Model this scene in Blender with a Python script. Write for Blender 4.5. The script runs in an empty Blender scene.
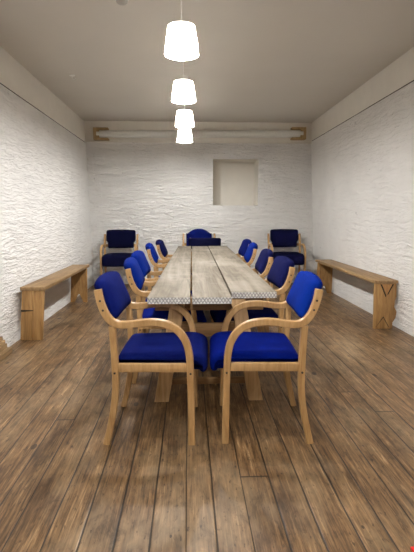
import bpy, bmesh, math, random
from mathutils import Vector
random.seed(4)
S = bpy.context.scene
C = S.collection
PI = math.pi

# ------------------------------------------------------------------ materials
class NT:
    def __init__(s, name):
        s.m = bpy.data.materials.new(name); s.m.use_nodes = True
        s.t = s.m.node_tree; s.t.nodes.clear()
        s.out = s.n('ShaderNodeOutputMaterial')
    def n(s, typ, **kw):
        d = s.t.nodes.new(typ)
        for k, v in kw.items(): setattr(d, k, v)
        return d
    def l(s, a, b): s.t.links.new(a, b)
    def put(s, sock, v):
        if hasattr(v, 'is_output'): s.l(v, sock)
        else: sock.default_value = v
    def math(s, op, a, b=0.0, clamp=False):
        d = s.n('ShaderNodeMath', operation=op, use_clamp=clamp)
        s.put(d.inputs[0], a); s.put(d.inputs[1], b); return d.outputs[0]
    def noise(s, vec, scale, detail=4, rough=.55, dist=0.0, dims='3D'):
        d = s.n('ShaderNodeTexNoise', noise_dimensions=dims)
        if dims == '1D': s.put(d.inputs['W'], vec)
        else: s.put(d.inputs['Vector'], vec)
        d.inputs['Scale'].default_value = scale; d.inputs['Detail'].default_value = detail
        d.inputs['Roughness'].default_value = rough; d.inputs['Distortion'].default_value = dist
        return d.outputs['Fac']
    def ramp(s, fac, stops):
        d = s.n('ShaderNodeValToRGB'); s.l(fac, d.inputs[0]); e = d.color_ramp.elements
        while len(e) < len(stops): e.new(.5)
        for k, (p, c) in enumerate(stops):
            e[k].position = p; e[k].color = (c, c, c, 1) if not isinstance(c, tuple) else (*c, 1)
        return d.outputs[0]
    def mix(s, fac, a, b, mode='MIX'):
        d = s.n('ShaderNodeMix', data_type='RGBA', blend_type=mode)
        s.put(d.inputs[0], fac)
        for sock, v in ((d.inputs[6], a), (d.inputs[7], b)):
            s.put(sock, (*v, 1) if isinstance(v, tuple) else v)
        return d.outputs[2]
    def vmap(s, vec, scale=(1, 1, 1), loc=(0, 0, 0)):
        d = s.n('ShaderNodeMapping'); s.l(vec, d.inputs[0])
        d.inputs['Scale'].default_value = scale; d.inputs['Location'].default_value = loc
        return d.outputs[0]
    def comb(s, x, y, z=0.0):
        d = s.n('ShaderNodeCombineXYZ')
        for k, v in enumerate((x, y, z)): s.put(d.inputs[k], v)
        return d.outputs[0]
    def sep(s, v):
        d = s.n('ShaderNodeSeparateXYZ'); s.l(v, d.inputs[0]); return d.outputs
    def obj(s): return s.n('ShaderNodeTexCoord').outputs['Object']
    def pos(s): return s.n('ShaderNodeNewGeometry').outputs['Position']
    def bump(s, h, strength=.5, dist=.01):
        d = s.n('ShaderNodeBump'); d.inputs['Strength'].default_value = strength
        d.inputs['Distance'].default_value = dist; s.l(h, d.inputs['Height']); return d.outputs[0]
    def bsdf(s, col, rough=.5, normal=None, spec=.5, sheen=0, metal=0):
        b = s.n('ShaderNodeBsdfPrincipled')
        s.put(b.inputs['Base Color'], (*col, 1) if isinstance(col, tuple) else col)
        s.put(b.inputs['Roughness'], rough)
        b.inputs['Specular IOR Level'].default_value = spec
        b.inputs['Sheen Weight'].default_value = sheen; b.inputs['Metallic'].default_value = metal
        if normal is not None: s.l(normal, b.inputs['Normal'])
        s.l(b.outputs[0], s.out.inputs[0]); return b

def srgb(r, g, b):
    f = lambda c: (c / 255) / 12.92 if c <= 10 else ((c / 255 + .055) / 1.055) ** 2.4
    return (f(r), f(g), f(b))

def plain(name, col, rough=.5, metal=0, spec=.5):
    t = NT(name)
    n = t.noise(t.obj(), 30, 3)
    t.bsdf(t.mix(t.ramp(n, [(.3, .93), (.7, 1.0)]), (0, 0, 0), col), rough, None, spec, 0, metal)
    return t.m

def plaster_wall(name, axis, rough_brick=True, col=(.92, .905, .88)):
    """white limewashed rubble / brick; courses run horizontally along the wall"""
    t = NT(name); p = t.sep(t.pos())
    u = p[1] if axis == 'y' else p[0]
    v = t.comb(u, p[2], t.math('MULTIPLY', p[0 if axis == 'y' else 1], .6))
    big = t.noise(v, 1.3, 4)
    if rough_brick:
        wob = t.noise(t.vmap(v, (2.0, 3.0, 1)), 1.6, 5, .6)
        wob2 = t.noise(t.vmap(v, (3.0, 3.0, 1), (7, 3, 1)), 1.5, 5, .6)
        v2 = t.comb(t.math('ADD', u, t.math('MULTIPLY', wob2, .16)), t.math('ADD', p[2], t.math('MULTIPLY', wob, .13)), 0.0)
        br = t.n('ShaderNodeTexBrick'); t.l(v2, br.inputs['Vector'])
        br.inputs['Scale'].default_value = 1.0; br.inputs['Brick Width'].default_value = .24
        br.inputs['Row Height'].default_value = .072; br.inputs['Mortar Size'].default_value = .013
        br.inputs['Mortar Smooth'].default_value = 1.0; br.inputs['Bias'].default_value = -.2
        br.inputs['Color1'].default_value = (1, 1, 1, 1); br.inputs['Color2'].default_value = (.62, .62, .62, 1)
        br.inputs['Mortar'].default_value = (.2, .2, .2, 1)
        rag = t.noise(t.vmap(v2, (2.6, 16, 3)), 1.5, 6, .62, .7)
        rag2 = t.noise(t.vmap(v2, (6, 36, 3), (3, 1, 0)), 1.5, 4, .6, .4)
        lump = t.noise(t.vmap(v, (6, 11, 3)), 1.2, 4, .6)
        fine = t.noise(v, 42, 4, .6)
        hb = t.n('ShaderNodeRGBToBW'); t.l(br.outputs['Color'], hb.inputs[0])
        fade = t.ramp(t.noise(v, .9, 3), [(.32, .35), (.62, 1.0)])
        h = t.math('ADD', t.math('MULTIPLY', t.math('MULTIPLY', hb.outputs[0], fade), .34),
                   t.math('ADD', t.math('ADD', t.math('MULTIPLY', t.ramp(rag, [(.40, 0.0), (.50, .75), (.62, 1.0)]), .50), t.math('MULTIPLY', t.ramp(rag2, [(.42, 0.0), (.56, 1.0)]), .26)),
                          t.math('ADD', t.math('MULTIPLY', lump, .75), t.math('MULTIPLY', fine, .20))))
        nrm = t.bump(h, .80, .023 if axis == 'y' else .055)
        pit = t.noise(t.vmap(v, (3.2, 6.5, 2), (5, 2, 0)), 2.1, 4, .6, .3)
        dirt = t.mix(1.0, t.ramp(t.noise(v, 3.0, 5), [(.3, .94), (.7, 1.0)]), t.ramp(pit, [(.27, .72), (.32, 1.0)]), 'MULTIPLY')
    else:
        h = t.math('ADD', t.math('MULTIPLY', t.noise(t.vmap(v, (1, 1.6, 1)), 9, 5, .6), .6), t.math('MULTIPLY', t.noise(v, 50, 3), .15))
        nrm = t.bump(h, .4, .012)
        dirt = t.ramp(t.noise(v, 6, 4), [(.3, .95), (.7, 1.0)])
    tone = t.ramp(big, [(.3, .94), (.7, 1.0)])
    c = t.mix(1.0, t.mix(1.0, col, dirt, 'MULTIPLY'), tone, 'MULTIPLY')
    t.bsdf(c, .75, nrm, .25)
    return t.m

def floor_mat():
    t = NT('floor_boards'); p = t.sep(t.pos()); W = .1345
    warp = t.math('MULTIPLY', t.math('SUBTRACT', t.noise(p[0], 5.2, 1, .5, 0, '1D'), .5), .075)
    wave = t.math('MULTIPLY', t.math('SUBTRACT', t.noise(t.vmap(t.pos(), (6, .5, 0)), 1.0, 2), .5), .014)
    xb = t.math('DIVIDE', t.math('ADD', t.math('ADD', p[0], t.math('ADD', warp, wave)), .025 + 20 * W), W)
    bid = t.math('FLOOR', xb); fx = t.math('SUBTRACT', xb, bid)
    wn = t.n('ShaderNodeTexWhiteNoise', noise_dimensions='1D'); t.l(bid, wn.inputs['W'])
    r1 = wn.outputs['Value']
    yb = t.math('ADD', t.math('DIVIDE', p[1], 4.8), t.math('MULTIPLY', r1, 7.3))
    yid = t.math('FLOOR', yb); fy = t.math('SUBTRACT', yb, yid)
    wn2 = t.n('ShaderNodeTexWhiteNoise', noise_dimensions='2D'); t.l(t.comb(bid, yid), wn2.inputs['Vector'])
    r2 = wn2.outputs['Value']
    edge = t.math('MINIMUM', fx, t.math('SUBTRACT', 1.0, fx))          # 0 at a gap
    gw = t.math('ADD', .004, t.math('MULTIPLY', t.noise(t.comb(bid, t.math('MULTIPLY', p[1], .9)), 1.7, 3), .042))
    gap = t.math('LESS_THAN', edge, gw)
    bev = t.ramp(edge, [(0, 0.0), (.05, 1.0)])
    butt = t.math('LESS_THAN', t.math('MINIMUM', fy, t.math('SUBTRACT', 1.0, fy)), .0009)
    g = t.comb(t.math('ADD', p[0], t.math('MULTIPLY', r2, 9.0)), t.math('MULTIPLY', p[1], .075), r2)
    grain = t.noise(g, 52, 7, .70, .7)
    gfine = t.noise(t.comb(t.math('ADD', p[0], r2), t.math('MULTIPLY', p[1], .05), r2), 150, 3, .6)
    base = t.ramp(grain, [(.32, srgb(54, 37, 22)), (.44, srgb(106, 79, 50)), (.56, srgb(128, 99, 67)), (.70, srgb(168, 139, 103))])
    tone = t.ramp(r2, [(0, .86), (.5, .97), (1, 1.06)])
    c = t.mix(1.0, base, tone, 'MULTIPLY')
    c = t.mix(1.0, c, t.ramp(gfine, [(.38, .60), (.60, 1.14)]), 'MULTIPLY')
    # worn patches and dark stains along the boards
    st = t.noise(t.comb(t.math('ADD', t.math('MULTIPLY', p[0], 2.2), r1), t.math('MULTIPLY', p[1], .9), r1), 2.3, 6, .66, .5)
    c = t.mix(t.ramp(st, [(.50, 0.0), (.72, .8)]), c, srgb(58, 42, 30))
    wr = t.noise(t.vmap(t.pos(), (2.0, .8, 1), (3, 5, 0)), 1.2, 6, .65)
    c = t.mix(t.ramp(wr, [(.48, 0.0), (.68, .6)]), c, srgb(160, 138, 108))
    bl = t.noise(t.vmap(t.pos(), (1, .55, 1)), 11, 6, .72, .8)
    c = t.mix(1.0, c, t.ramp(bl, [(.32, .55), (.45, .95), (.56, 1.05), (.70, 1.25)]), 'MULTIPLY')
    # knots, dents, nail holes
    vo = t.n('ShaderNodeTexVoronoi'); vo.voronoi_dimensions = '2D'; t.l(t.vmap(t.pos(), (1, .55, 1)), vo.inputs['Vector']); vo.inputs['Scale'].default_value = 4.0
    sel = t.n('ShaderNodeSeparateColor'); t.l(vo.outputs['Color'], sel.inputs[0])
    kn = t.math('MULTIPLY', t.math('LESS_THAN', vo.outputs['Distance'], t.math('MULTIPLY', sel.outputs[1], .085)), t.math('GREATER_THAN', sel.outputs[0], .55))
    c = t.mix(t.math('MULTIPLY', kn, .85), c, srgb(38, 27, 19))
    sp = t.noise(t.vmap(t.pos(), (1, .35, 1)), 60, 3, .6)
    c = t.mix(t.ramp(sp, [(.60, 0.0), (.70, .75)]), c, srgb(52, 37, 25))
    dark = t.math('MAXIMUM', gap, butt)
    c = t.mix(t.math('MULTIPLY', dark, .88), c, srgb(26, 18, 12))
    h = t.math('ADD', t.math('MULTIPLY', bev, .8), t.math('ADD', t.math('MULTIPLY', grain, .22), t.math('MULTIPLY', t.math('SUBTRACT', 1.0, dark), .6)))
    rg = t.ramp(st, [(.3, .36), (.7, .55)])
    t.bsdf(c, rg, t.bump(h, .45, .005), .42)
    return t.m

def grain_wood(name, dark, mid, light, axis=1, scale=22, rough=.5, stain=None, spec=.4, bumpd=.002, stretch=.07, worn=None):
    t = NT(name); v = t.obj()
    s = [1, 1, 1]; s[axis] = stretch
    n = t.noise(t.vmap(v, tuple(s)), scale, 6, .65, 1.1)
    f = t.noise(t.vmap(v, tuple(s)), scale * 4, 3, .6)
    c = t.ramp(n, [(.28, dark), (.5, mid), (.74, light)])
    c = t.mix(1.0, c, t.ramp(f, [(.3, .88), (.65, 1.04)]), 'MULTIPLY')
    if stain:
        b = t.noise(t.vmap(v, tuple(1 if x == 1 else .35 for x in s)), 3.4, 6, .66, .5)
        c = t.mix(t.ramp(b, [(.52, 0.0), (.70, .55)]), c, stain)
    if worn:
        w = t.noise(v, 2.1, 5, .6)
        c = t.mix(t.ramp(w, [(.48, 0.0), (.68, .6)]), c, worn)
    t.bsdf(c, rough, t.bump(t.math('ADD', n, t.math('MULTIPLY', f, .3)), .5, bumpd), spec)
    return t.m

def fabric(name, col, light):
    t = NT(name); v = t.obj()
    w = t.noise(v, 420, 2, .5); b = t.noise(v, 9, 4, .6)
    c = t.mix(t.ramp(b, [(.35, 0.0), (.7, .55)]), col, light)
    c = t.mix(1.0, c, t.ramp(w, [(.35, .78), (.65, 1.1)]), 'MULTIPLY')
    t.bsdf(c, .9, t.bump(w, .25, .002), .03, 0)
    return t.m

M = {}
M['wall_side'] = plaster_wall('limewashed_rubble_side', 'y')
M['wall_end'] = plaster_wall('limewashed_rubble_end', 'x')
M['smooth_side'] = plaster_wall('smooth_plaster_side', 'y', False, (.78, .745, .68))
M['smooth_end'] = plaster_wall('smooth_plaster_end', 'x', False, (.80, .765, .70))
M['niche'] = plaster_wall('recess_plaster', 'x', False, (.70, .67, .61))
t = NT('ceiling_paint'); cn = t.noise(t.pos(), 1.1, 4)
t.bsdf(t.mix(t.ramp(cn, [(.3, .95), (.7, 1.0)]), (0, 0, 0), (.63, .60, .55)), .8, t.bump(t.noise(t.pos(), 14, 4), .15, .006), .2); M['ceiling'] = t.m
M['floor'] = floor_mat()
M['beech'] = grain_wood('lacquered_beech', srgb(152, 115, 72), srgb(172, 136, 90), srgb(188, 153, 108), 2, 26, .38, None, .5, .0006, .12)
M['pine'] = grain_wood('old_pine_bench', srgb(108, 84, 55), srgb(144, 115, 79), srgb(172, 143, 104), 1, 20, .5, srgb(92, 62, 34), .4, .002, .08)
M['pine_leg'] = grain_wood('old_pine_upright', srgb(126, 92, 53), srgb(162, 124, 76), srgb(182, 145, 96), 2, 20, .5, srgb(112, 78, 42), .4, .002, .1)
M['pine_light'] = grain_wood('inlaid_pale_pine', srgb(150, 106, 60), srgb(176, 130, 80), srgb(192, 148, 98), 2, 20, .5)
M['table'] = grain_wood('weathered_scaffold_board', srgb(90, 79, 64), srgb(126, 117, 103), srgb(150, 141, 128), 1, 16, .68, srgb(84, 72, 57), .25, .003, .06, srgb(166, 158, 145))
M['trestle'] = grain_wood('trestle_timber', srgb(150, 116, 76), srgb(182, 148, 106), srgb(200, 170, 130), 2, 18, .6, srgb(120, 92, 62), .3, .001, .1)
M['trestle_y'] = grain_wood('trestle_beam_timber', srgb(112, 82, 50), srgb(138, 106, 70), srgb(160, 128, 90), 0, 18, .6, None, .3, .001, .1)
M['block'] = grain_wood('offcut_timber', srgb(116, 92, 62), srgb(144, 118, 84), srgb(166, 140, 104), 1, 20, .6, srgb(92, 66, 42), .3)
M['bracket'] = grain_wood('bracket_timber', srgb(140, 116, 76), srgb(162, 136, 94), srgb(182, 156, 112), 2, 24, .55, None, .3)
M['royal'] = fabric('royal_blue_fabric', srgb(5, 32, 114), srgb(8, 42, 136))
M['royal_seat'] = fabric('royal_blue_seat_fabric', srgb(2, 16, 92), srgb(4, 24, 112))
M['mid'] = fabric('mid_blue_fabric', srgb(6, 28, 104), srgb(10, 38, 124))
M['blue'] = fabric('blue_fabric', srgb(8, 17, 76), srgb(13, 25, 92))
M['navy'] = fabric('navy_fabric', srgb(12, 15, 56), srgb(19, 23, 70))
M['dark'] = fabric('dark_navy_fabric', srgb(7, 8, 32), srgb(11, 13, 42))
M['bolt'] = plain('dark_bolt', (.06, .045, .035), .4, .6)
M['white_plastic'] = plain('white_plastic', (.82, .81, .78), .4)
M['grey_plastic'] = plain('grey_plastic', (.42, .40, .37), .5)
M['tube'] = plain('off_white_tube', (.66, .66, .62), .4)
M['red'] = plain('bright_red_plastic', (.75, .01, .008), .45)
M['crack'] = plain('dark_crack', (.03, .02, .012), .9)
# zigzag-embossed metal strip on the plank ends
t = NT('embossed_end_strip'); p = t.sep(t.pos())
zz = t.math('DIVIDE', t.math('PINGPONG', p[0], .021), .021)
hz = t.math('DIVIDE', t.math('SUBTRACT', p[2], .712), .032)
da = t.math('ABSOLUTE', t.math('SUBTRACT', hz, zz)); db = t.math('ABSOLUTE', t.math('SUBTRACT', t.math('SUBTRACT', 1.0, hz), zz))
k = t.ramp(t.math('MINIMUM', da, db), [(.10, 0.0), (.26, 1.0)])
dn = t.noise(t.pos(), 25, 4)
cc = t.mix(k, srgb(150, 149, 147), srgb(212, 210, 206))
t.bsdf(t.mix(t.ramp(dn, [(.5, 0.0), (.75, .5)]), cc, srgb(120, 108, 94)), .5, t.bump(k, .6, .003), .4); M['strip'] = t.m
# lamp
t = NT('translucent_lamp_shade')
tr = t.n('ShaderNodeBsdfTranslucent'); tr.inputs[0].default_value = (.97, .93, .86, 1)
df = t.n('ShaderNodeBsdfDiffuse'); df.inputs[0].default_value = (.88, .86, .82, 1)
mx = t.n('ShaderNodeMixShader'); mx.inputs[0].default_value = .92
t.l(df.outputs[0], mx.inputs[1]); t.l(tr.outputs[0], mx.inputs[2]); t.l(mx.outputs[0], t.out.inputs[0]); M['shade'] = t.m
t = NT('shade_ring'); t.bsdf((.85, .83, .79), .5); M['ring'] = t.m
t = NT('glowing_bulb'); e = t.n('ShaderNodeEmission'); e.inputs[0].default_value = (1.0, .985, .955, 1); e.inputs[1].default_value = 1500.0
t.l(e.outputs[0], t.out.inputs[0]); M['bulb'] = t.m

# ------------------------------------------------------------------ mesh helpers
def mesh_obj(name, verts, faces, mat, parent=None, smooth=False, mats=None, idx=None):
    me = bpy.data.meshes.new(name); me.from_pydata([tuple(v) for v in verts], [], faces)
    bm = bmesh.new(); bm.from_mesh(me); bmesh.ops.recalc_face_normals(bm, faces=bm.faces); bm.to_mesh(me); bm.free()
    for m in (mats or [mat]): me.materials.append(m)
    if idx:
        for f, i in zip(me.polygons, idx): f.material_index = i
    if smooth:
        for f in me.polygons: f.use_smooth = True
    o = bpy.data.objects.new(name, me); C.objects.link(o)
    if parent: o.parent = parent
    return o

def auto_smooth(o, ang=40):
    bm = bmesh.new(); bm.from_mesh(o.data)
    for e in bm.edges:
        if len(e.link_faces) == 2: e.smooth = e.calc_face_angle() < math.radians(ang)
    for f in bm.faces: f.smooth = True
    bm.to_mesh(o.data); bm.free(); return o

def thing(name, label, cat, loc=(0, 0, 0), rz=0, group=None):
    o = bpy.data.objects.new(name, None); C.objects.link(o); o.empty_display_size = .1
    o.location = loc; o.rotation_euler = (0, 0, rz); tag(o, label, cat, group); return o
def tag(o, label, cat, group=None):
    o['label'] = label; o['category'] = cat
    if group: o['group'] = group
    return o
def struct(o): o['kind'] = 'structure'; return o

def hexa(name, corners, mat, parent=None, bevel=.003):
    """8 corners: four bottom (ccw) then four top"""
    f = [(0, 1, 2, 3), (4, 5, 6, 7), (0, 1, 5, 4), (1, 2, 6, 5), (2, 3, 7, 6), (3, 0, 4, 7)]
    o = mesh_obj(name, corners, f, mat, parent)
    if bevel: bev(o, bevel)
    return o
def bev(o, w, seg=2, ang=30):
    bm = bmesh.new(); bm.from_mesh(o.data)
    es = [e for e in bm.edges if len(e.link_faces) == 2 and e.calc_face_angle() > math.radians(ang)]
    bmesh.ops.bevel(bm, geom=es, offset=w, segments=seg, profile=.5, affect='EDGES', clamp_overlap=True)
    bm.to_mesh(o.data); bm.free(); return auto_smooth(o, 35)
def box(name, lo, hi, mat, parent=None, bevel=.003):
    (a, b, c), (d, e, f) = lo, hi
    return hexa(name, [(a, b, c), (d, b, c), (d, e, c), (a, e, c), (a, b, f), (d, b, f), (d, e, f), (a, e, f)], mat, parent, bevel)

def prism(name, poly, axis, a, b, mat, parent=None, bevel=.003):
    """polygon in two axes swept along axis from a to b"""
    def P(q, s):
        return (s, q[0], q[1]) if axis == 0 else (q[0], s, q[1]) if axis == 1 else (q[0], q[1], s)
    n = len(poly); v = [P(q, a) for q in poly] + [P(q, b) for q in poly]
    f = [tuple(range(n)), tuple(range(n, 2 * n))] + [(i, (i + 1) % n, n + (i + 1) % n, n + i) for i in range(n)]
    o = mesh_obj(name, v, f, mat, parent)
    bm = bmesh.new(); bm.from_mesh(o.data)
    bmesh.ops.triangulate(bm, faces=[x for x in bm.faces if len(x.verts) > 4]); bm.to_mesh(o.data); bm.free()
    return bev(o, bevel) if bevel else o

def catmull(pts, k=6, closed=False):
    out = []; n = len(pts); rng = range(n) if closed else range(n - 1)
    g = (lambda i: pts[i % n]) if closed else (lambda i: pts[min(max(i, 0), n - 1)])
    for i in rng:
        p0, p1, p2, p3 = (Vector(g(i + d)) for d in (-1, 0, 1, 2))
        for j in range(k):
            s = j / k
            out.append(.5 * ((2 * p1) + (p2 - p0) * s + (2 * p0 - 5 * p1 + 4 * p2 - p3) * s * s + (3 * p1 - p0 - 3 * p2 + p3) * s ** 3))
    if not closed: out.append(Vector(pts[-1]))
    return out

def sweep(name, pts, width, x0, x1, mat, parent, k=6, cham=.004):
    """laminated strip: path in (y, z), width across the path, thickness x0..x1"""
    P = catmull(pts, k); n = len(P); V = []; F = []
    for i, p in enumerate(P):
        d = (P[min(i + 1, n - 1)] - P[max(i - 1, 0)]).normalized(); nr = Vector((-d[1], d[0]))
        w = (width(i / (n - 1)) if callable(width) else width) / 2
        for a, x in ((w, x0 + cham), (w - cham, x0), (-w + cham, x0), (-w, x0 + cham), (-w, x1 - cham), (-w + cham, x1), (w - cham, x1), (w, x1 - cham)):
            q = p + nr * a; V.append((x, q[0], q[1]))
    for i in range(n - 1):
        for j in range(8):
            a = i * 8 + j; b = i * 8 + (j + 1) % 8; F.append((a, b, b + 8, a + 8))
    F.append(tuple(range(8))); F.append(tuple(range((n - 1) * 8, n * 8)))
    return auto_smooth(mesh_obj(name, V, F, mat, parent), 38)

def tube(name, path, r, mat, parent=None, seg=10):
    P = [Vector(p) for p in path]; V = []; F = []; n = len(P)
    for i, p in enumerate(P):
        d = (P[min(i + 1, n - 1)] - P[max(i - 1, 0)]).normalized()
        a = d.orthogonal().normalized() if abs(d.z) < .99 else Vector((1, 0, 0)); b = d.cross(a).normalized(); a = b.cross(d)
        for j in range(seg):
            q = p + a * r * math.cos(2 * PI * j / seg) + b * r * math.sin(2 * PI * j / seg); V.append(q)
    for i in range(n - 1):
        for j in range(seg):
            a = i * seg + j; b = i * seg + (j + 1) % seg; F.append((a, b, b + seg, a + seg))
    F.append(tuple(range(seg))); F.append(tuple(range((n - 1) * seg, n * seg)))
    return auto_smooth(mesh_obj(name, V, F, mat, parent), 50)

def lathe(name, prof, mat, parent=None, seg=40, at=(0, 0, 0), smooth=40, cap=True):
    V = []; F = []; n = len(prof)
    for (r, z) in prof:
        for j in range(seg):
            V.append((at[0] + r * math.cos(2 * PI * j / seg), at[1] + r * math.sin(2 * PI * j / seg), at[2] + z))
    for i in range(n - 1):
        for j in range(seg):
            a = i * seg + j; b = i * seg + (j + 1) % seg; F.append((a, b, b + seg, a + seg))
    if cap:
        F.append(tuple(range(seg))); F.append(tuple(range((n - 1) * seg, n * seg)))
    return auto_smooth(mesh_obj(name, V, F, mat, parent), smooth)

def bolt(parent, x, y, z, r=.006):
    V = []; n = 10
    for s in (-.0025, .0025):
        for j in range(n): V.append((x + s, y + r * math.cos(2 * PI * j / n), z + r * math.sin(2 * PI * j / n)))
    F = [tuple(range(n)), tuple(range(n, 2 * n))] + [(j, (j + 1) % n, n + (j + 1) % n, n + j) for j in range(n)]
    return mesh_obj('bolt', V, F, M['bolt'], parent)

# ------------------------------------------------------------------ room shell
Y0, Y1, HC = -1.7, 7.5, 2.84
LZ, RZ = 2.47, 2.52                      # where the rough wall ends and smooth plaster begins
def side_wall(name, sgn, xb, xl, xt, zl):
    """profile (x, z) from floor to ceiling with a crack line under the smooth band; extruded along y, with thickness behind"""
    g = sgn * .018
    pr = [(xb, 0), (xl, zl), (xl + g, zl), (xl + g, zl + .012), (xl + sgn * .004, zl + .012), (xt, HC)]
    bk = xb + sgn * .35
    poly = pr + [(bk, HC), (bk, 0)]; n = len(poly)
    V = [(x, Y0, z) for x, z in poly] + [(x, Y1 + .0, z) for x, z in poly]
    F = [(i, (i + 1) % n, n + (i + 1) % n, n + i) for i in range(n)]
    return struct(mesh_obj(name, V, F, None, mats=[M['wall_side'], M['smooth_side'], M['crack']], idx=[0, 2, 2, 2, 1, 1, 1, 1]))
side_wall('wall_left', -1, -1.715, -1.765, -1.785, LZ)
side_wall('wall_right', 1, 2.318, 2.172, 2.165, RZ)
struct(box('floor', (-2.1, Y0 - .3, -.1), (2.7, Y1 + .8, 0), M['floor'], None, 0))
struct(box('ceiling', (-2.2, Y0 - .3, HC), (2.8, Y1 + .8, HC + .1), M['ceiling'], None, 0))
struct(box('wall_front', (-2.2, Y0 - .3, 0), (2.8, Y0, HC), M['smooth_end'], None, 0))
# end wall with the blocked-up recess
def end_wall():
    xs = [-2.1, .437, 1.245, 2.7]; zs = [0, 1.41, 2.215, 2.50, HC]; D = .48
    V = []; F = []; idx = []
    vid = {}
    def v(x, y, z):
        k = (round(x, 4), round(y, 4), round(z, 4))
        if k not in vid: vid[k] = len(V); V.append(k)
        return vid[k]
    for i in range(3):
        for j in range(4):
            if i == 1 and j == 1: continue
            F.append((v(xs[i], Y1, zs[j]), v(xs[i + 1], Y1, zs[j]), v(xs[i + 1], Y1, zs[j + 1]), v(xs[i], Y1, zs[j + 1])))
            idx.append(1 if j == 3 else 0)
    a, b, c, d = xs[1], xs[2], zs[1], zs[2]
    e = Y1 + D
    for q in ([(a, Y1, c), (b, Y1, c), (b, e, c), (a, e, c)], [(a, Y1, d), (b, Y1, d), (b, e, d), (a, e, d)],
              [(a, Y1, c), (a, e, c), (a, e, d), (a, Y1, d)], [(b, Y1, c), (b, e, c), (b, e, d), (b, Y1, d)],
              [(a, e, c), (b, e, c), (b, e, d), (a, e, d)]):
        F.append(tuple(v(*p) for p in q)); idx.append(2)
    f = Y1 + .78
    F.append((v(-2.1, f, 0), v(2.7, f, 0), v(2.7, f, HC), v(-2.1, f, HC))); idx.append(0)
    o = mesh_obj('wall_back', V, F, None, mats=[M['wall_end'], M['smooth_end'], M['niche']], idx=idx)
    return struct(o)
end_wall()
struct(box('trim_1', (-1.77, 7.468, 2.485), (2.17, 7.51, 2.505), M['smooth_end'], None, .004))

# ------------------------------------------------------------------ tube in wooden brackets on the end wall
t_ = thing('roller_tube', 'long off-white tube held high on the end wall between wooden end blocks', 'tube', (.22, 7.44, 2.51))
def rel(o, par): o.location = -Vector(par.location); return o
rel(tube('tube', [(-1.555, 7.428, 2.607), (.2, 7.428, 2.622), (1.995, 7.428, 2.640)], .062, M['tube'], t_, 20), t_)
def bracket(x, s, z):
    poly = [(x, z), (x + s * .25, z), (x + s * .25, z + .028), (x + s * .10, z + .034), (x + s * .10, z + .165), (x + s * .25, z + .172), (x + s * .25, z + .20), (x, z + .20)]
    rel(prism('end_block', poly, 1, 7.375, 7.498, M['bracket'], t_, .003), t_)
bracket(-1.605, 1, 2.508); bracket(2.045, -1, 2.542)

# ------------------------------------------------------------------ pendants
def make_pendant(label, x, y):
    t = thing('pendant_lamp', label, 'lamp', (x, y, HC), 0, 'pendant lamps hanging in a row over the table')
    zb = 2.287 - HC
    lathe('ceiling_rose', [(.012, -.045), (.03, -.04), (.048, -.018), (.05, 0)], M['white_plastic'], t, 24)
    tube('cord', [(0, 0, -.03), (0, 0, zb + .155)], .0045, M['white_plastic'], t, 8)
    sh = lathe('lamp_shade', [(.111, zb), (.1065, zb + .032), (.088, zb + .162)], M['shade'], t, 48, cap=False)
    lathe('ring', [(.1115, zb - .003), (.1135, zb), (.1125, zb + .006), (.1105, zb + .003), (.1115, zb - .003)], M['ring'], sh, 48, cap=False)
    lathe('ring', [(.0885, zb + .159), (.0905, zb + .162), (.0885, zb + .165), (.0865, zb + .162), (.0885, zb + .159)], M['ring'], sh, 48, cap=False)
    lathe('added_diffuser', [(.024, zb + .152), (.0875, zb + .156)], M['shade'], sh, 40, cap=False)  # unseen disc, added to soften the bulb's hot spot on the ceiling
    for k in range(3):
        a = k * 2 * PI / 3 + .4
        tube('spoke', [(.018 * math.cos(a), .018 * math.sin(a), zb + .148), (.088 * math.cos(a), .088 * math.sin(a), zb + .162)], .002, M['ring'], sh, 6)
    lathe('lamp_holder', [(.008, zb + .166), (.024, zb + .160), (.024, zb + .094), (.016, zb + .090)], M['white_plastic'], t, 20)
    lathe('bulb', [(.004, zb - .009), (.018, zb - .005), (.028, zb + .010), (.03, zb + .022), (.026, zb + .042), (.014, zb + .095)], M['bulb'], t, 16, smooth=80)
    return t
def dup(o, parent=None):
    c = o.copy(); C.objects.link(c)
    if parent: c.parent = parent
    for ch in o.children: dup(ch, c)
    return c
LAMPS = [(2.895, 'nearest and largest white cone shade pendant lamp in the row above the table'),
         (4.02, 'second white pendant lamp from the camera, hanging just beyond the nearest one'),
         (5.11, 'third white pendant lamp from the camera, its shade overlapping the farthest lamp'),
         (6.17, 'farthest and lowest looking white pendant lamp, close to the end wall'),
         (1.78, 'white pendant lamp overhead in front of the near chairs, above the picture'),
         (.66, 'white pendant lamp of the same row, overhead just ahead of the viewer'),
         (-.5, 'white pendant lamp of the same row, overhead just behind the viewer')]
lamp = None
for y, lab in LAMPS:
    if lamp is None: lamp = make_pendant(lab, -.038, y); cur = lamp
    else: cur = dup(lamp); cur['label'] = lab
    cur.location = (-.038 - (.008 if y > 6 else 0), y, HC)

# small fittings on the ceiling
sd = thing('smoke_detector', 'small round grey detector on the ceiling at the top edge', 'detector', (-.485, 3.37, HC))
lathe('base', [(.05, -.012), (.055, -.008), (.055, 0)], M['white_plastic'], sd, 28)
lathe('sensor_cap', [(.012, -.042), (.03, -.040), (.042, -.03), (.045, -.012)], M['grey_plastic'], sd, 28)
hk = thing('ceiling_hook', 'little white hook fixed to the bare ceiling towards the left wall', 'hook', (-1.33, 5.13, HC))
lathe('plate', [(.03, -.008), (.034, -.004), (.034, 0)], M['white_plastic'], hk, 20)
tube('hook', [(0, 0, -.005), (0, 0, -.03), (.008, 0, -.045), (.022, 0, -.05), (.034, 0, -.04), (.036, 0, -.028)], .005, M['white_plastic'], hk, 8)

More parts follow.
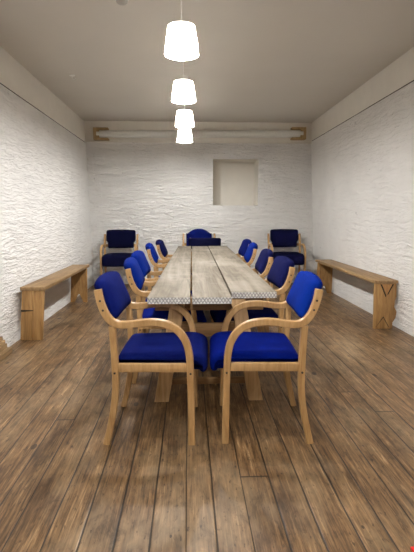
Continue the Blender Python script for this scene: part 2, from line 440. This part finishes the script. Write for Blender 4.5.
# ------------------------------------------------------------------ table
tb = thing('trestle_table', 'long weathered plank table on wooden trestles in the middle of the room', 'table', (.18, 4.57, 0))
def plank(x0, x1, y0, x2, x3, y1, zt=.75, th=.042):
    zb = zt - th
    o = rel(hexa('tabletop_plank', [(x0, y0, zb), (x1, y0, zb), (x3, y1, zb), (x2, y1, zb), (x0, y0, zt), (x1, y0, zt), (x3, y1, zt), (x2, y1, zt)], M['table'], tb, .004), tb)
    dx = .0015
    s = box('end_strip', (x0 + dx, y0 - .003, zb + .001), (x1 - dx, y0 + .001, zt - .003), M['strip'], o, 0)
    o2 = s; o2.location = (0, 0, 0)
    return o
plank(-.256, .007, 2.495, -.170, .039, 6.65)
plank(.019, .264, 2.495, .051, .303, 6.645, .748)
plank(.276, .574, 2.645, .312, .612, 6.66, .751)
def trestle(y, cx, inner=False):
    zt = .702
    def leg(xb, xt):
        w = .048
        rel(hexa('trestle_leg', [(xb - w, y - .022, 0), (xb + w, y - .022, 0), (xb + w, y + .022, 0), (xb - w, y + .022, 0),
                                 (xt - w, y - .022, zt), (xt + w, y - .022, zt), (xt + w, y + .022, zt), (xt - w, y + .022, zt)], M['trestle'], tb, .004), tb)
    leg(cx - .325, cx - .205); leg(cx + .315, cx + .185)
    rel(box('trestle_rail', (cx - .30, y + .023, .105), (cx + .295, y + .055, .145), M['trestle_y'], tb), tb)
    rel(box('trestle_rail', (cx - .225, y + .023, .44), (cx + .215, y + .055, .53), M['trestle_y'], tb), tb)
    rel(box('top_bearer', (cx - .36, y + .023, .62), (cx + .36, y + .075, .703), M['trestle_y'], tb), tb)
trestle(2.668, .135); trestle(4.42, .18); trestle(6.08, .21)
rel(box('stretcher', (.155, 2.71, .19), (.205, 6.10, .275), M['table'], tb), tb)

# ------------------------------------------------------------------ armchairs
FRAME = [(.471, 0), (.469, .22), (.465, .42), (.459, .52), (.438, .592), (.396, .647), (.337, .678), (.27, .688), (.20, .684), (.14, .676), (.092, .676),
         (.056, .690), (.030, .718), (.010, .758), (-.005, .805), (-.015, .862)]
REAR = [(.054, .668), (.059, .57), (.063, .42), (.061, .315), (.047, .20), (.022, .08), (.002, 0)]
SEAT = [(.085, .463), (.072, .475), (.074, .497), (.11, .512), (.22, .516), (.34, .520), (.45, .523), (.515, .512), (.548, .488), (.558, .455), (.554, .425), (.538, .410),
        (.518, .416), (.508, .440), (.488, .461), (.28, .464)]
U0 = .235
def seat_mesh(parent, prof, w, mat, crown=.012, off=U0, dz=0, r=.028):
    P = catmull(prof, 4, True); n = len(P); V = []; F = []
    c = Vector((0, 0))
    ns = []
    for i in range(n):
        d = (P[(i + 1) % n] - P[i - 1]).normalized(); ns.append(Vector((d[1], -d[0])))
    area = sum(P[i][0] * P[(i + 1) % n][1] - P[(i + 1) % n][0] * P[i][1] for i in range(n))
    if area < 0: ns = [-q for q in ns]
    xs = []
    for k in range(7):
        a = k / 6 * PI / 2; xs.append((-w / 2 + r * (1 - math.sin(a)), r * (1 - math.cos(PI / 2 - a)) * 0 + r * (1 - math.sin(PI / 2 - (PI / 2 - a))) ))
    sec = [(-w / 2 + r * (1 - math.cos(a)), r * .8 * (1 - math.sin(a))) for a in (k / 6 * PI / 2 for k in range(7))]
    sec += [(-w / 2 + r + (w - 2 * r) * k / 8, 0) for k in range(1, 8)]
    sec += [(-x, i) for x, i in reversed(sec[:7])]
    for x, ins in sec:
        for i, p in enumerate(P):
            q = p - ns[i] * ins
            z = q[1] + dz
            if q[1] > .48: z += crown * (1 - (2 * x / w) ** 2) * min(1, (q[1] - .48) / .03)
            V.append((x, q[0] - off, z))
    m = len(sec)
    for k in range(m - 1):
        for i in range(n):
            a = k * n + i; b = k * n + (i + 1) % n; F.append((a, b, b + n, a + n))
    F.append(tuple(range(n))); F.append(tuple(range((m - 1) * n, m * n)))
    return auto_smooth(mesh_obj('seat', V, F, mat, parent), 60)

def pillow(name, outline, T, base, up, out, mat, parent, bulge=.012, wrap=0.0, pw=7):
    """rounded pad: outline in (x, s); s runs along 'up' from base, thickness along 'out'"""
    n = len(outline); cx = sum(p[0] for p in outline) / n; cs = sum(p[1] for p in outline) / n
    hw = max(abs(p[0]) for p in outline)
    rings = [1, .985, .95, .88, .75, .5, .25]; V = []; F = []
    def add(x, s, d):
        d += wrap * (x / hw) ** 2
        q = Vector(base) + Vector(up) * s + Vector(out) * d; V.append((x, q[1], q[2]))
    def layer(sgn):
        st = []
        for r in rings:
            st.append(len(V)); h = T / 2 * math.sqrt(max(0, 1 - r ** pw)) + (bulge * (1 - r * r) if sgn > 0 else 0)
            for x, s in outline: add(cx + r * (x - cx), cs + r * (s - cs), sgn * h)
        st.append(len(V)); add(cx, cs, sgn * T / 2 + (bulge if sgn > 0 else 0))
        return st
    A = layer(1); B = layer(-1)
    for st in (A, B):
        for k in range(len(rings) - 1):
            for i in range(n): F.append((st[k] + i, st[k] + (i + 1) % n, st[k + 1] + (i + 1) % n, st[k + 1] + i))
        for i in range(n): F.append((st[-2] + i, st[-2] + (i + 1) % n, st[-1]))
    for i in range(n): F.append((A[0] + i, A[0] + (i + 1) % n, B[0] + (i + 1) % n, B[0] + i))
    o = mesh_obj(name, V, F, mat, parent)
    bm = bmesh.new(); bm.from_mesh(o.data); bmesh.ops.remove_doubles(bm, verts=bm.verts, dist=.0004)
    bmesh.ops.recalc_face_normals(bm, faces=bm.faces); bm.to_mesh(o.data); bm.free()
    return auto_smooth(o, 75)

def arc_outline(hw_b, hw_t, H, arch, rb, rt, shoulder=None):
    """back pad outline; arch = rise of the top in the middle"""
    pts = []
    def corner(cx, cy, r, a0, a1):
        for k in range(7):
            a = a0 + (a1 - a0) * k / 6; pts.append((cx + r * math.cos(a), cy + r * math.sin(a)))
    corner(-hw_b + rb, rb, rb, PI, 1.5 * PI)
    for k in range(1, 6): pts.append((-hw_b + rb + (2 * hw_b - 2 * rb) * k / 6, 0))
    corner(hw_b - rb, rb, rb, 1.5 * PI, 2 * PI)
    if shoulder:
        pts.append((hw_b, shoulder - .01)); pts.append((hw_t - .012, shoulder + .012)); pts.append((hw_t, shoulder + .03))
    else:
        for k in range(1, 5): pts.append((hw_b + (hw_t - hw_b) * k / 5, rb + (H - rt - rb) * k / 5))
    he = H - arch
    corner(hw_t - rt, he - rt, rt, 0, PI / 2 * .9)
    n = 10
    for k in range(1, n):
        x = (hw_t - rt) * (1 - 2 * k / n); pts.append((x, he + arch * (1 - abs(x / (hw_t - rt)) ** 2.4)))
    corner(-hw_t + rt, he - rt, rt, PI / 2 * 1.1, PI)
    if shoulder:
        pts.append((-hw_t, shoulder + .03)); pts.append((-hw_t + .012, shoulder + .012)); pts.append((-hw_b, shoulder - .01))
    else:
        for k in range(4, 0, -1): pts.append((-hw_b - (hw_t - hw_b) * k / 5, rb + (H - rt - rb) * k / 5))
    return pts

def side_frames(t, hwid, raise_=0.0, th=.034, arm=1.0):
    lift = lambda pts: [(u - U0, z + raise_ * min(1, z / .4)) for u, z in pts]
    for s in (-1, 1):
        x = s * hwid
        fr = sweep('side_frame', lift(FRAME), lambda q: .038 if q < .9 else .038, x - th / 2, x + th / 2, M['beech'], t, 6)
        rl = sweep('rear_leg', lift(REAR), lambda q: .036, x - th / 2 + .001, x + th / 2 - .001, M['beech'], t, 6)
        sr = box('side_rail', (x - .012, .064 - U0, .416 + raise_), (x + .012, .458 - U0, .462 + raise_), M['beech'], t, .003)
        xo = x + s * (th / 2)
        bolt(fr, xo, .467 - U0, .410 + raise_); bolt(rl, xo, .062 - U0, .412 + raise_)
        bolt(fr, xo, -.001 - U0, .805 + raise_); bolt(fr, xo, .012 - U0, .755 + raise_)
    box('cross_rail', (-hwid + .012, .445 - U0, .41 + raise_), (hwid - .012, .47 - U0, .455 + raise_), M['beech'], t, .003)
    box('cross_rail', (-hwid + .012, .07 - U0, .415 + raise_), (hwid - .012, .094 - U0, .46 + raise_), M['beech'], t, .003)

def make_chair(name, w=.465, mat='blue', smat=None, pw=.205, ph=.245, arch=.018, rt=.030, fwd=0):
    t = thing(name, '', 'chair')
    side_frames(t, w / 2)
    seat_mesh(t, SEAT, w - .030, M[smat or mat], .012, U0, -.009)
    up = Vector((0, -.10, .235)).normalized(); out = Vector((0, up.z, -up.y))
    pillow('backrest', arc_outline(pw * .97, pw, ph, arch, .026, rt), .076, (0, .056 + fwd - U0, .690), up, out, M[mat], t, .014, .006)
    return t
TALLSEAT = [(.07, .40), (.06, .43), (.062, .51), (.10, .54), (.22, .545), (.34, .547), (.45, .547), (.51, .535), (.545, .500), (.556, .440), (.552, .39), (.535, .365), (.50, .362), (.28, .375)]
def make_tall(name, mat, arch=False):
    t = thing(name, '', 'chair')
    w = .555
    side_frames(t, w / 2, .05)
    seat_mesh(t, TALLSEAT, w - .045, M[mat], .010, U0, .05, .04)
    up = Vector((0, -.085, .30)).normalized(); out = Vector((0, up.z, -up.y))
    if arch: ol = arc_outline(.228, .228, .335, .085, .03, .03)
    else: ol = arc_outline(.222, .250, .33, .008, .025, .035, .105)
    pillow('backrest', ol, .075, (0, .075 - U0, .675), up, out, M[mat], t, .012, .006)
    box('back_rail', (-w / 2 + .012, .018 - U0, .70), (w / 2 - .012, .036 - U0, .745), M['beech'], t, .003)
    return t

def paint(o, mat, smat=None):
    for ch in o.children:
        k = ch.name.split('.')[0]
        if k in ('seat', 'backrest'):
            ch.material_slots[0].link = 'OBJECT'; ch.material_slots[0].material = M[smat if (k == 'seat' and smat) else mat]
proto = make_chair('armchair', .455, 'blue')
GRP = 'blue armchairs around the long table'
# label, x, y, facing (radians about z; 0 faces +y), backrest fabric, seat fabric
FR, FL = -PI / 2, PI / 2
CH = [
 ('armchair with dark blue back nearest the camera on the left, sideways at the table end', -.214, 2.366, FR - .05, 'blue', 'blue'),
 ('armchair with bright royal blue back nearest the camera on the right', .443, 2.350, FL - .05, 'royal', 'royal_seat'),
 ('bright blue armchair on the left of the table, just behind the nearest left chair', -.200, 3.22, FR + .05, 'mid', 'royal_seat'),
 ('bright blue armchair, second from the front along the left side of the table', -.222, 3.83, FR - .04, 'mid', 'royal_seat'),
 ('blue armchair third from the front along the left side of the table', -.210, 4.90, FR + .04, 'mid', 'royal_seat'),
 ('dark navy backed armchair at the far end of the left side of the table', -.140, 5.56, FR - .03, 'navy', 'navy'),
 ('navy armchair on the right of the table, just behind the nearest right chair', .508, 3.24, FL + .05, 'navy', 'blue'),
 ('navy armchair, second from the front along the right side of the table', .512, 4.00, FL - .03, 'navy', 'blue'),
 ('bright blue armchair third from the front along the right side of the table', .518, 4.92, FL - .05, 'mid', 'royal_seat'),
 ('dark blue armchair at the far end of the right side of the table', .548, 5.64, FL + .03, 'blue', 'blue'),
 ('navy armchair at the far end of the table, only its back showing above the planks', (.262), 6.70, PI - .02, 'dark', 'dark'),
]
for i, (lab, x, y, rz, bm_, sm_) in enumerate(CH):
    o = proto if i == 0 else make_chair('armchair', .47, 'dark', None, .272, .188, .004, .022, .045) if y > 6 else dup(proto)
    o.location = (x, y, 0); o.rotation_euler = (0, 0, rz)
    tag(o, lab, 'chair', GRP); paint(o, bm_, sm_)
tall = make_tall('high_seat_armchair', 'dark')
tag(tall, 'high navy armchair standing in the back left corner of the room', 'chair', 'high navy armchairs against the end wall')
tall.location = (-1.16, 7.03, 0); tall.rotation_euler = (0, 0, PI + .03)
o = dup(tall); o.location = (1.69, 7.12, 0); o.rotation_euler = (0, 0, PI - .04)
tag(o, 'high navy armchair standing in the back right corner of the room', 'chair', 'high navy armchairs against the end wall')
ar = make_tall('arched_back_armchair', 'blue', True)
ar.location = (.185, 7.22, 0); ar.rotation_euler = (0, 0, PI)
tag(ar, 'blue armchair with arched back against the end wall behind the table', 'chair')

# ------------------------------------------------------------------ benches
def bench(label, xi, xo, y0, y1, side, xw, kind):
    """xi room side edge, xo wall side edge of the seat; xw shift of the feet"""
    t = thing('wooden_bench', label, 'bench', ((xi + xo) / 2, (y0 + y1) / 2, 0), 0, 'plain wooden benches along the side walls')
    a, b = min(xi, xo), max(xi, xo); zt, th = .54, .036
    rel(box('seat_board', (a, y0, zt - th), (b, y1, zt), M['pine'], t, .004), t)
    def leg(yt, yb, notch):
        l, r = a + .012, b - .012; z1 = zt - th
        if kind == 'plank' and not notch:
            m_ = l + (r - l) * .5
            for p, q, mt in ((l, m_ - .001, M['pine_leg']), (m_ + .001, r, M['pine_leg'])):
                lg = rel(hexa('leg_board', [(p + xw, yb - .018, 0), (q + xw, yb - .018, 0), (q + xw, yb + .018, 0), (p + xw, yb + .018, 0),
                          (p, yt - .018, z1), (q, yt - .018, z1), (q, yt + .018, z1), (p, yt + .018, z1)], mt, t, .004), t)
            zc = .30
            ck = rel(prism('split', [(l + xw * .4 - .002, zc - .01), (l + xw * .4 - .002, zc + .012), (m_ + xw * .4 + .01, zc + .006), (m_ + xw * .4 + .01, zc)], 1, yb - .0195 - (yb - yt) * .55, yb - .013 - (yb - yt) * .55, M['crack'], lg, 0), t)
            ck.location = (0, 0, 0)
            return
        c = (l + r) / 2
        def P(x, z): return x + xw * (1 - z / z1), z
        if notch: poly = [P(l - .01, 0), P(c - .062, 0), P(c - .012, .12), P(c + .012, .12), P(c + .062, 0), P(r + .01, 0), P(r, z1), P(l, z1)]
        elif kind == 'wavy': poly = [P(l, 0), P(r - .035, 0), P(r - .03, .07), P(r + .002, .12), P(r + .012, .19), P(r - .014, .24), P(r - .010, .31), P(r + .006, .36), P(r, z1), P(l, z1)]
        o = rel(prism('leg_board', poly, 1, -.018, .018, M['pine_leg'], t, .003), t)
        for v in o.data.vertices: v.co.y += yb + (yt - yb) * v.co.z / z1
        if kind == 'wavy' and not notch:
            s = mesh_obj('inlay', [], [], M['pine_light'], o) if False else prism('inlay', [(c - .055 + .015, z1 - .012), (c + .055 + .015, z1 - .012), (c + .02, z1 - .115)], 1, -.0215, -.0175, M['pine_light'], o, 0)
            s2 = prism('joint_line', [(c - .075 + .015, z1 - .008), (c - .058 + .015, z1 - .008), (c + .012, z1 - .135), (c + .005, z1 - .150)], 1, -.0205, -.0175, M['crack'], o, 0)
            s4 = prism('joint_line', [(c + .075 + .015, z1 - .008), (c + .058 + .015, z1 - .008), (c + .022, z1 - .118), (c + .030, z1 - .124)], 1, -.0205, -.0175, M['crack'], o, 0)
            for q in (s, s2, s4):
                for v in q.data.vertices: v.co.y += yb + (yt - yb) * v.co.z / z1
            s3 = prism('joint_line', [(c - .09, .018), (c - .085, .022), (c - .01, .14), (c + .06, .02), (c + .055, .016), (c - .01, .125)], 1, -.0205, -.0175, M['crack'], o, 0)
            for v in s3.data.vertices: v.co.y += yb + (yt - yb) * v.co.z / z1
        return o
    leg(y0 + .03, y0 + .02, False)
    leg(y1 - .10, y1 - .03, True)
    xm = b - .05 if side < 0 else a + .05
    return t
bench('long wooden bench along the left wall with a split in its end board', -1.425, -1.665, 4.10, 5.98, -1, -.043, 'plank')
bench('long wooden bench along the right wall with wavy edged end board', 2.015, 2.278, 4.36, 6.5, 1, .012, 'wavy')

# ------------------------------------------------------------------ timber offcuts at the left edge
b1 = tag(box('timber_block', (-1.705, 2.9, 0), (-1.622, 3.74, .048), M['block'], None, .004), 'low worn timber batten on the floor at the left edge by the white wall', 'timber')
b2 = thing('stepped_timber', 'stepped timber offcut lying on the low batten at the left edge', 'timber', (-1.69, 3.32, .048))
rel(prism('block', [(-1.712, .048), (-1.66, .048), (-1.662, .088), (-1.676, .090), (-1.677, .122), (-1.694, .124), (-1.697, .155), (-1.714, .157)], 1, 2.95, 3.73, M['block'], b2, .002), b2)
rb = tag(box('red_box', (.828, 1.20, 0), (.93, 1.364, .012), M['red'], None, .005), 'small bright red item on the floor at the bottom right corner', 'box')

# ------------------------------------------------------------------ world, camera
w = bpy.data.worlds.new('world'); S.world = w; w.use_nodes = True
w.node_tree.nodes['Background'].inputs[0].default_value = (.9, .86, .8, 1)
w.node_tree.nodes['Background'].inputs[1].default_value = .02
cam = bpy.data.objects.new('camera', bpy.data.cameras.new('camera')); C.objects.link(cam); S.camera = cam
cam.location = (0, 0, 1.25)
cam.data.sensor_fit = 'VERTICAL'; cam.data.sensor_height = 36; cam.data.lens = 36 * 414.6 / 552
yaw, pit = math.radians(2.527), math.radians(8.437)
cam.rotation_euler = (PI / 2 - pit, 0, -yaw)
cam.data.clip_start = .05
S.view_settings.view_transform = 'Standard'; S.view_settings.look = 'None'
S.view_settings.gamma = 1; S.view_settings.use_curve_mapping = False
S.view_settings.exposure = 0.14

S.cycles.max_bounces = 12; S.cycles.diffuse_bounces = 8; S.cycles.transmission_bounces = 8
